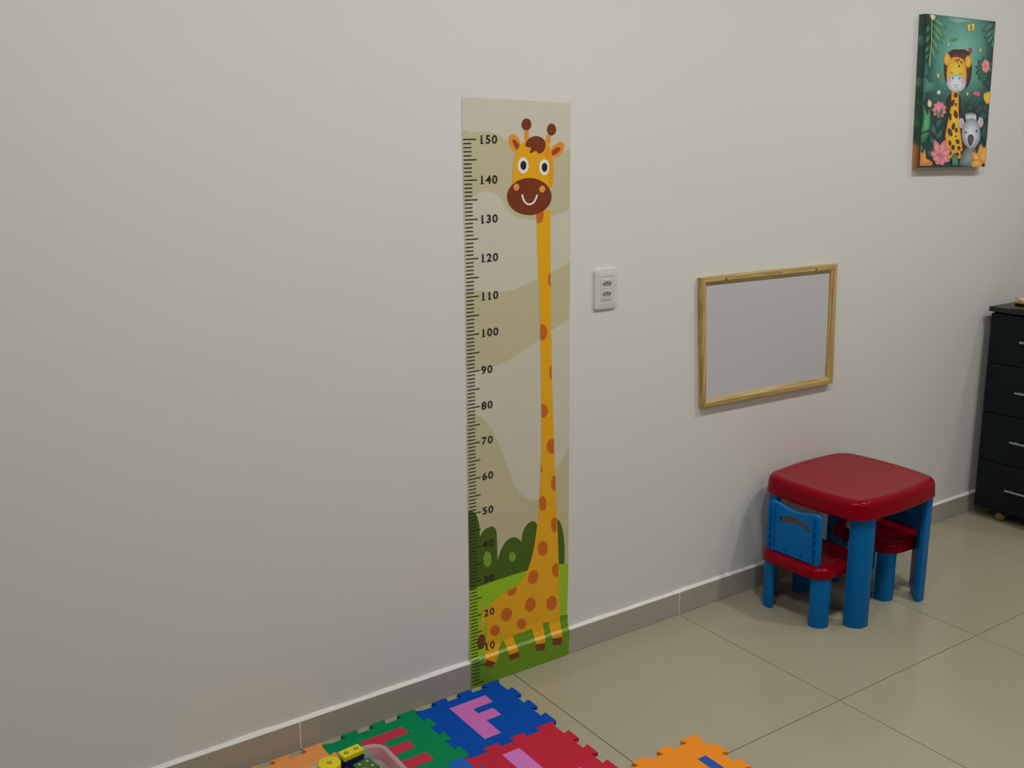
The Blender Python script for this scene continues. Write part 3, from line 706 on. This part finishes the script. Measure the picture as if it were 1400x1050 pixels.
# ------------------------------------------------------------------ toy chairs
def chair(loc, rz, label):
    c = empty('toy_chair', loc, rz); tag(c, label, 'chair', "children's chairs tucked under the red table")
    # local: back of the chair at -x, seat centre at origin
    obj('seat', slab(-.131, .118, -.134, .134, .045, .008, [(.008, .1705), (.001, .170), (0, .173), (.001, .190), (.004, .198), (.010, .2035), (.017, .206), (.026, .2055), (.036, .203), (.06, .2005)]), RED, c, True, 50)
    for sx, sy_ in ((-1, -1), (-1, 1), (1, -1), (1, 1)): leg('leg', sx*.109, sy_*.122, sx, sy_, .048, .172, c, .03)
    # backrest: (y,z) outline with a curved hand slot; -y side is the end nearer the room
    out = [(-.094, .200), (-.098, .215), (-.098, .360), (-.094, .371), (-.084, .375)] + smooth_loop([(-.084, .375), (-.055, .370), (-.02, .3615), (.02, .3615), (.055, .370), (.084, .375)], 4, False)[1:] + [(.094, .371), (.098, .360), (.098, .215), (.094, .200), (.074, .200), (.069, .205), (.062, .2085), (-.062, .2085), (-.069, .205), (-.074, .200)]
    slot = smooth_loop([(-.058, .318), (-.05, .330), (0, .343), (.05, .330), (.058, .318), (.052, .306), (.03, .312), (0, .318), (-.03, .312), (-.052, .306)], 4)
    cu = bpy.data.curves.new('b', 'CURVE'); cu.dimensions = '2D'; cu.fill_mode = 'BOTH'; cu.extrude = .0055; cu.bevel_depth = .0022; cu.bevel_resolution = 2; cu.offset = -.002
    for loop in (out, slot):
        sp_ = cu.splines.new('POLY'); sp_.points.add(len(loop)-1); sp_.use_cyclic_u = True
        for k, (y, z) in enumerate(loop): sp_.points[k].co = (y, z, 0, 1)
    to = bpy.data.objects.new('b', cu); C.objects.link(to)
    me = bpy.data.meshes.new_from_object(to.evaluated_get(bpy.context.evaluated_depsgraph_get())); bpy.data.objects.remove(to)
    for v in me.vertices: y, z, x = v.co; v.co = (-.098+x-(z-.2)*.03, y, z)
    me.materials.clear(); me.materials.append(BLUE)
    bk = obj_data('backrest', me, c)
    for sy_ in (-1, 1):
        for off in (-.0085, .0085):
            bm = nb(-.1125, -.104, sy_*.085+off-.0016, sy_*.085+off+.0016, .208, .362, bev=.0006, seg=1)
            for v in bm.verts: v.co.x -= (v.co.z-.2)*.03
            obj('side_rib', bm, BLUE, bk)
        for zz in (.232, .262, .292, .322):
            bm = nb(-.1115, -.104, sy_*.085-.008, sy_*.085+.008, zz-.0015, zz+.0015)
            for v in bm.verts: v.co.x -= (v.co.z-.2)*.03
            obj('cross_rib', bm, BLUE, bk)
    for yy in (-.03, .03):
        bm = nb(-.1105, -.104, yy-.0018, yy+.0018, .2135, .232)
        for v in bm.verts: v.co.x -= (v.co.z-.2)*.03
        obj('small_rib', bm, BLUE, bk)
    bm = nb(-.1105, -.104, -.075, .075, .2105, .2140)
    for v in bm.verts: v.co.x -= (v.co.z-.2)*.03
    obj('bottom_rib', bm, BLUE, bk)
    return c
chair((1.181, -.222, 0), math.radians(2.5), "red and blue toy chair left of the toy table, slotted blue backrest in view")
chair((1.521, -.223, 0), math.pi, "red and blue toy chair on the right, mostly hidden under the toy table")

# ------------------------------------------------------------------ drawer cabinet
CAB = mat('charcoal_laminate', (.0055, .010, .0125), .45, .22, mottle=(20, .08)); CABD = mat('cabinet_gap_black', (.004, .004, .005), .8)
CABT = mat('dark_top_laminate', (.022, .024, .025), .4, .4); ALU = mat('brushed_aluminium', (.45, .45, .45), .35, metal=.9)
BRASS = mat('gold_caster_plastic', (.30, .20, .05), .3, metal=.5); BLKP = mat('black_caster_housing', (.01, .01, .01), .5)
FX = 2.400
cab = empty('drawer_cabinet', (FX+.22, -.255, 0)); tag(cab, 'dark grey four-drawer cabinet on casters at the right edge', 'cabinet')
cab.rotation_euler = (math.radians(-.75), 0, 0)
W2 = .202
obj('carcass', nb(-.205, .22, -W2, W2, .052, .846, bev=.001, seg=1), CABD, cab)
obj('side_panel', nb(-.202, .22, W2, W2+.004, .05, .848), CAB, cab); obj('side_panel', nb(-.202, .22, -W2-.004, -W2, .05, .848), CAB, cab)
obj('cabinet_top', nb(-.228, .225, -W2-.012, W2+.012, .850, .869, bev=.0015), CABT, cab)
obj('top_spacer', nb(-.19, .215, -W2+.012, W2-.016, .846, .850), CABD, cab)
for k in range(4):
    z0 = .0505+k*.1985
    d = obj('drawer', nb(-.22, -.203, -W2-.004, W2+.004, z0+.0015, z0+.1965, bev=.001, seg=1), CAB, cab)
    hb = bmesh.new(); zc = z0+.1005
    y0_, y1_ = -.112, .070
    R = [[(-.243+.0042*math.cos(a*math.pi/6), y, zc+.0042*math.sin(a*math.pi/6)) for a in range(12)] for y in (y0_, y1_)]
    loft(R, bm=hb)
    for y in (y0_+.016, y1_-.016): box(hb, -.243, -.219, y-.004, y+.004, zc-.003, zc+.003)
    bmesh.ops.recalc_face_normals(hb, faces=hb.faces[:]); obj('handle', hb, ALU, d)
for x, y in ((-.175, .112), (-.175, -.155), (.165, .112), (.165, -.155)):
    ca = obj('caster', loft([[(x+r*math.cos(a*math.pi/8), y+r*math.sin(a*math.pi/8), z) for a in range(16)] for r, z in ((.012, .052), (.014, .046), (.010, .034))]), BLKP, cab, True, 40)
    bm = bmesh.new(); bmesh.ops.create_uvsphere(bm, u_segments=20, v_segments=14, radius=.0215)
    for v in bm.verts: v.co.x = v.co.x*.9+x-.006; v.co.y += y; v.co.z += .0215
    obj('wheel', bm, BRASS, ca, True)

# things on the cabinet
TOPZ = .8705
TRW = wood('tray_gold_wood', (.20, .13, .035), (.34, .24, .08), (40, 5, 40)); TRI = mat('tray_dark_inside', (.03, .008, .004), .7)
tr = empty('wooden_tray', (2.487, -.205, TOPZ)); tag(tr, 'small open wooden box with dark inside on top of the grey cabinet', 'box')
tx0, tx1, ty0, ty1 = -.09, .09, -.11, .085
obj('bottom_panel', nb(tx0, tx1, ty0, ty1, 0, .005), TRW, tr)
obj('lid_panel', nb(tx0, tx1, ty0, ty1, .021, .026), TRW, tr)
for a in ((tx0, tx1, ty1-.006, ty1, .005, .021), (tx0, tx1, ty0, ty0+.006, .005, .021), (tx1-.006, tx1, ty0+.006, ty1-.006, .005, .021)): obj('side_panel', nb(*a), TRW, tr)
obj('lining', nb(tx0+.02, tx1-.007, ty0+.007, ty1-.007, .0052, .0205), TRI, tr)
PK = mat('pale_pink_paper', (.62, .45, .38), .7)
pk = bmesh.new(); R = []
for z, k in ((0, 1), (.004, 1.05), (.012, .8), (.022, .62), (.028, .3)):
    R.append([(k*(.05+.012*math.sin(3*a*math.pi/10+z*90))*math.cos(a*math.pi/10), k*(.07+.012*math.sin(5*a*math.pi/10+z*60))*math.sin(a*math.pi/10), z) for a in range(20)])
loft(R, bm=pk); bmesh.ops.recalc_face_normals(pk, faces=pk.faces[:])
o = obj('crumpled_paper', pk, PK, None, True, 30); o.location = (2.475, -.168, TOPZ+.0262); tag(o, 'pale pink crumpled paper lying on the wooden box', 'paper')

# ------------------------------------------------------------------ foam puzzle mat
PX, PY, TO, TYO, FT = .2715, .261, -.1985, -.0365, .010
def edge(n0, n1, d):
    """gap,tooth x3 along an edge; offsets across it (outwards +)"""
    seg = [(0, None)]
    return seg
def foam_outline():
    g = .0095; P = []
    sides = [((0, 0), (1, 0), (0, 1), PX, PY), ((PX, 0), (0, -1), (1, 0), PY, PX), ((PX, -PY), (-1, 0), (0, -1), PX, PY), ((0, -PY), (0, 1), (-1, 0), PY, PX)]
    for (ox, oy), (dx, dy), (nx, ny), L, _ in sides:
        bnd = [L*f for f in (0, .197, .352, .5, .648, .803)]; d = .0032; gg = g-.0002
        def pt(t, o): P.append((ox+dx*t+nx*o, oy+dy*t+ny*o))
        pt(.0135, -gg); pt(bnd[1]+d, -gg)
        for a, b in ((1, 2), (3, 4)):
            pt(bnd[a]-d+.0004, gg-.002); pt(bnd[a]-d+.002, gg); pt(bnd[b]+d-.002, gg); pt(bnd[b]+d-.0004, gg-.002)
            pt(bnd[b]-d, -gg); pt(bnd[b+1]+d, -gg)
        pt(bnd[5]-d+.0004, gg-.002); pt(bnd[5]-d+.002, gg); pt(L-.006, gg); pt(L-.0005, gg-.004)
    return P
FO = foam_outline()
def foam(col, row, name_c, color, letter, lcolor, label, rot=0):
    ox, oy = TO+col*PX, TYO-row*PY
    m = mat('foam_'+name_c, color, .75, .15, bump=(350, .25, .0006), mottle=(12, .03))
    t = empty('foam_tile', (ox+PX/2, oy-PY/2, 0)); tag(t, label, 'play mat', 'alphabet foam puzzle mat')
    obj('foam_panel', prism([(x-PX/2, y+PY/2) for x, y in FO], .0002, FT, bev=.0008), m, t)
    if letter:
        lm = mat('foam_'+name_c+'_letter', lcolor, .75, .15, bump=(350, .25, .0006), mottle=(12, .03))
        P = []
        for x, y in letter:
            x, y = x-PX/2, y+PY/2
            if rot: x, y = (-y, x) if rot == 1 else (y, -x)
            P.append((x, y))
        obj('letter_inlay', prism(P, FT-.002, FT+.0005), lm, t)
    return t
Fp = [(.0775, -.043), (.1935, -.043), (.1935, -.082), (.128, -.083), (.128, -.109), (.176, -.1095), (.176, -.1485), (.128, -.150), (.128, -.220), (.0775, -.220)]
Ep = [(.0775, -.047), (.2005, -.047), (.2005, -.083), (.128, -.083), (.128, -.113), (.184, -.113), (.184, -.149), (.128, -.149), (.128, -.183), (.196, -.183), (.196, -.222), (.0775, -.222)]
Lp = [(.0755, -.0425), (.1275, -.0425), (.1275, -.200), (.205, -.200), (.205, -.245), (.0755, -.245)]
Lp = [(.0755, -.0425), (.1275, -.0425), (.1275, -.195), (.205, -.195), (.205, -.225), (.0755, -.225)]
Kp = [(.08, -.05), (.12, -.05), (.12, -.115), (.16, -.05), (.205, -.05), (.155, -.13), (.205, -.22), (.16, -.22), (.12, -.15), (.12, -.22), (.08, -.22)]
Dp = [(.08, -.05), (.15, -.05), (.19, -.08), (.19, -.19), (.15, -.22), (.08, -.22)]
foam(0, 0, 'blue', (.0, .075, .44), Fp, (.62, .17, .52), 'blue foam mat tile with pink letter F against the skirting')
foam(-1, 0, 'green', (.0, .25, .085), Ep, (.55, .035, .07), 'green foam mat tile with red letter E beside the block tray')
foam(0, 1, 'red', (.55, .022, .05), Lp, (.66, .20, .58), 'red foam mat tile with a pink letter, nearer than the blue tile with the F')
foam(-1, 1, 'light_blue', (.02, .13, .52), Kp, (.6, .5, .1), 'light blue foam mat tile just showing between the green and red tiles')
foam(-2, 0, 'peach', (.85, .33, .09), Dp, (.0, .17, .065), 'pale orange foam mat tile left of the green tile')
op = [(.0, 0)]
t = foam(1, 2, 'orange', (.93, .30, .022), None, None, 'orange foam mat tile with a blue letter bar, on bare floor tiles')
lm = mat('foam_orange_letter', (.03, .10, .42), .75, .15, bump=(350, .25, .0006))
t['group'] = 'alphabet foam puzzle mat'
bm = prism([(x-t.location.x, y-t.location.y) for x, y in [(.2665, -.633), (.2945, -.633), (.2945, -.755), (.175, -.755), (.175, -.725), (.2665, -.725)]], FT-.002, FT+.0005); obj('letter_inlay', bm, lm, t)

# ------------------------------------------------------------------ clear plastic tray with wooden blocks
CLEAR = mat('clear_plastic', (.93, .95, .94), .12, .5, trans=.72, ior=1.12, mottle=(4, .0))
TRX0, TRX1, TRY0, TRY1 = -.585, -.373, -.46, -.160
tray = empty('plastic_tray', ((TRX0+TRX1)/2, (TRY0+TRY1)/2, FT+.0006)); tag(tray, 'clear plastic tray holding wooden blocks on the green foam tile', 'container')
cxx, cyy = (TRX1-TRX0)/2, (TRY1-TRY0)/2
def rr3(hx_, hy_, r, z, n=8):
    o = []
    for sx, sy_, a0 in ((1, 1, 0), (-1, 1, 90), (-1, -1, 180), (1, -1, 270)):
        for i in range(n+1):
            a = math.radians(a0+90*i/n); o.append((sx*(hx_-r)+r*math.cos(a), sy_*(hy_-r)+r*math.sin(a), z))
    return o
TH = .035
secs = [rr3(cxx-.016, cyy-.016, .03, 0), rr3(cxx-.010, cyy-.010, .035, .004), rr3(cxx-.006, cyy-.006, .037, TH-.002), rr3(cxx, cyy, .042, TH), rr3(cxx, cyy, .042, TH+.002), rr3(cxx-.008, cyy-.008, .036, TH+.0012), rr3(cxx-.012, cyy-.012, .034, .0055), rr3(cxx-.018, cyy-.018, .028, .002)]
bm = loft(secs); bmesh.ops.recalc_face_normals(bm, faces=bm.faces[:]); obj('tray_body', bm, CLEAR, tray, True, 40)
RIMC = mat('clear_plastic_rim', (.62, .70, .68), .2, .6, trans=.45, ior=1.2, mottle=(4, .0))
rm = bmesh.new()
R1 = rr3(cxx+.0012, cyy+.0012, .043, 0); n = len(R1)
R2 = rr3(cxx-.0025, cyy-.0025, .040, 0)
loft([[(x, y, TH-.001) for x, y, z in R1], [(x, y, TH+.0028) for x, y, z in R1], [(x, y, TH+.0028) for x, y, z in R2], [(x, y, TH+.0010) for x, y, z in R2]], cap0=False, cap1=False, bm=rm)
obj('tray_rim', rm, RIMC, tray, True, 40)
PEGW = mat('peg_pale_wood', (.55, .45, .33), .5); HOLEW = mat('block_hole_rim', (.16, .12, .04), .7)
YEL = mat('yellow_painted_wood', (.82, .70, .0), .4, bump=(60, .1, .001)); NAVY = mat('navy_painted_wood', (.012, .014, .10), .4); GRN = mat('green_painted_wood', (.03, .15, .018), .4, bump=(60, .1, .001)); IND = mat('indigo_painted_wood', (.03, .03, .30), .4)
ZB0 = FT+.0006+.0028
def block(name, cx_, cy_, z0, z1, shape, rz, m, holes, label, cat='toy block', group='wooden peg blocks in the clear tray'):
    b_ = empty(name, (cx_, cy_, z0), rz); tag(b_, label, cat, group)
    if shape[0] == 'box': bm = nb(-shape[1]/2, shape[1]/2, -shape[2]/2, shape[2]/2, 0, z1-z0, bev=.0014)
    else: bm = cyl(0, 0, 0, z1-z0, shape[1], 32, bev=.0014)
    o = obj('block_body', bm, m, b_, shape[0] != 'box', 40)
    for hx_, hy_ in holes:
        obj('hole_ring', cyl(hx_, hy_, z1-z0-.004, z1-z0+.0004, .0058, 16), HOLEW, b_)
        obj('peg_end', cyl(hx_, hy_, z1-z0-.004, z1-z0+.0014, .0040, 14, .0032), PEGW, b_)
    return b_
def topat(px, py, z): p = at(px, py, 2, z); return p.x, p.y
ZY = .058
c = [topat(x, y, ZY) for x, y in ((462, 1028.5), (489, 1016.5), (497, 1023), (471, 1036.5))]
a = math.atan2(c[1][1]-c[0][1], c[1][0]-c[0][0]); mx_ = sum(p[0] for p in c)/4; my_ = sum(p[1] for p in c)/4
L1 = math.hypot(c[1][0]-c[0][0], c[1][1]-c[0][1]); L2 = math.hypot(c[3][0]-c[0][0], c[3][1]-c[0][1])
block('rectangle_block', mx_, my_, ZY-.0125, ZY, ('box', L1, L2), a, YEL, [(-L1*.25, 0), (L1*.25, 0)], 'yellow rectangular wooden block with two peg holes, topmost by the wall')
block('rectangle_block', mx_, my_, ZY-.0255, ZY-.0127, ('box', L1, L2), a, NAVY, [], 'dark navy wooden block right under the yellow rectangle')
block('rectangle_block', mx_, my_, ZB0, ZY-.0257, ('box', L1, L2), a, NAVY, [], 'lowest navy block in the stack under the yellow rectangle')
ZG = .046
gx, gy = topat(500, 1045, ZG); gx -= .001; gy -= .0
block('square_block', gx, gy-.003, ZG-.0125, ZG, ('box', .047, .047), a, GRN, [(-.011, -.011), (.011, -.011), (-.011, .011), (.011, .011)], 'green square wooden block with four peg holes')
RW = mat('red_painted_wood', (.35, .02, .02), .4)
block('square_block', gx, gy-.003, ZB0, ZG-.0127, ('box', .047, .047), a, RW, [], 'dark red wooden block hidden below the green square')
ux, uy = topat(450.3, 1042.5, ZY-.004)
block('round_block', ux, uy, ZY-.018, ZY-.004, ('cyl', .0275), 0, YEL, [(0, 0)], 'yellow round wooden block with one peg hole, left of the rectangle')
block('round_block', ux, uy, ZB0, ZY-.0182, ('cyl', .0275), 0, NAVY, [], 'navy round block under the yellow round one')
ix, iy = topat(470, 1052, .040)
block('indigo_block', ix, iy-.008, ZB0, .040, ('cyl', .0155), 0, IND, [(0, .004)], 'small indigo blue block between the yellow round block and the green square')
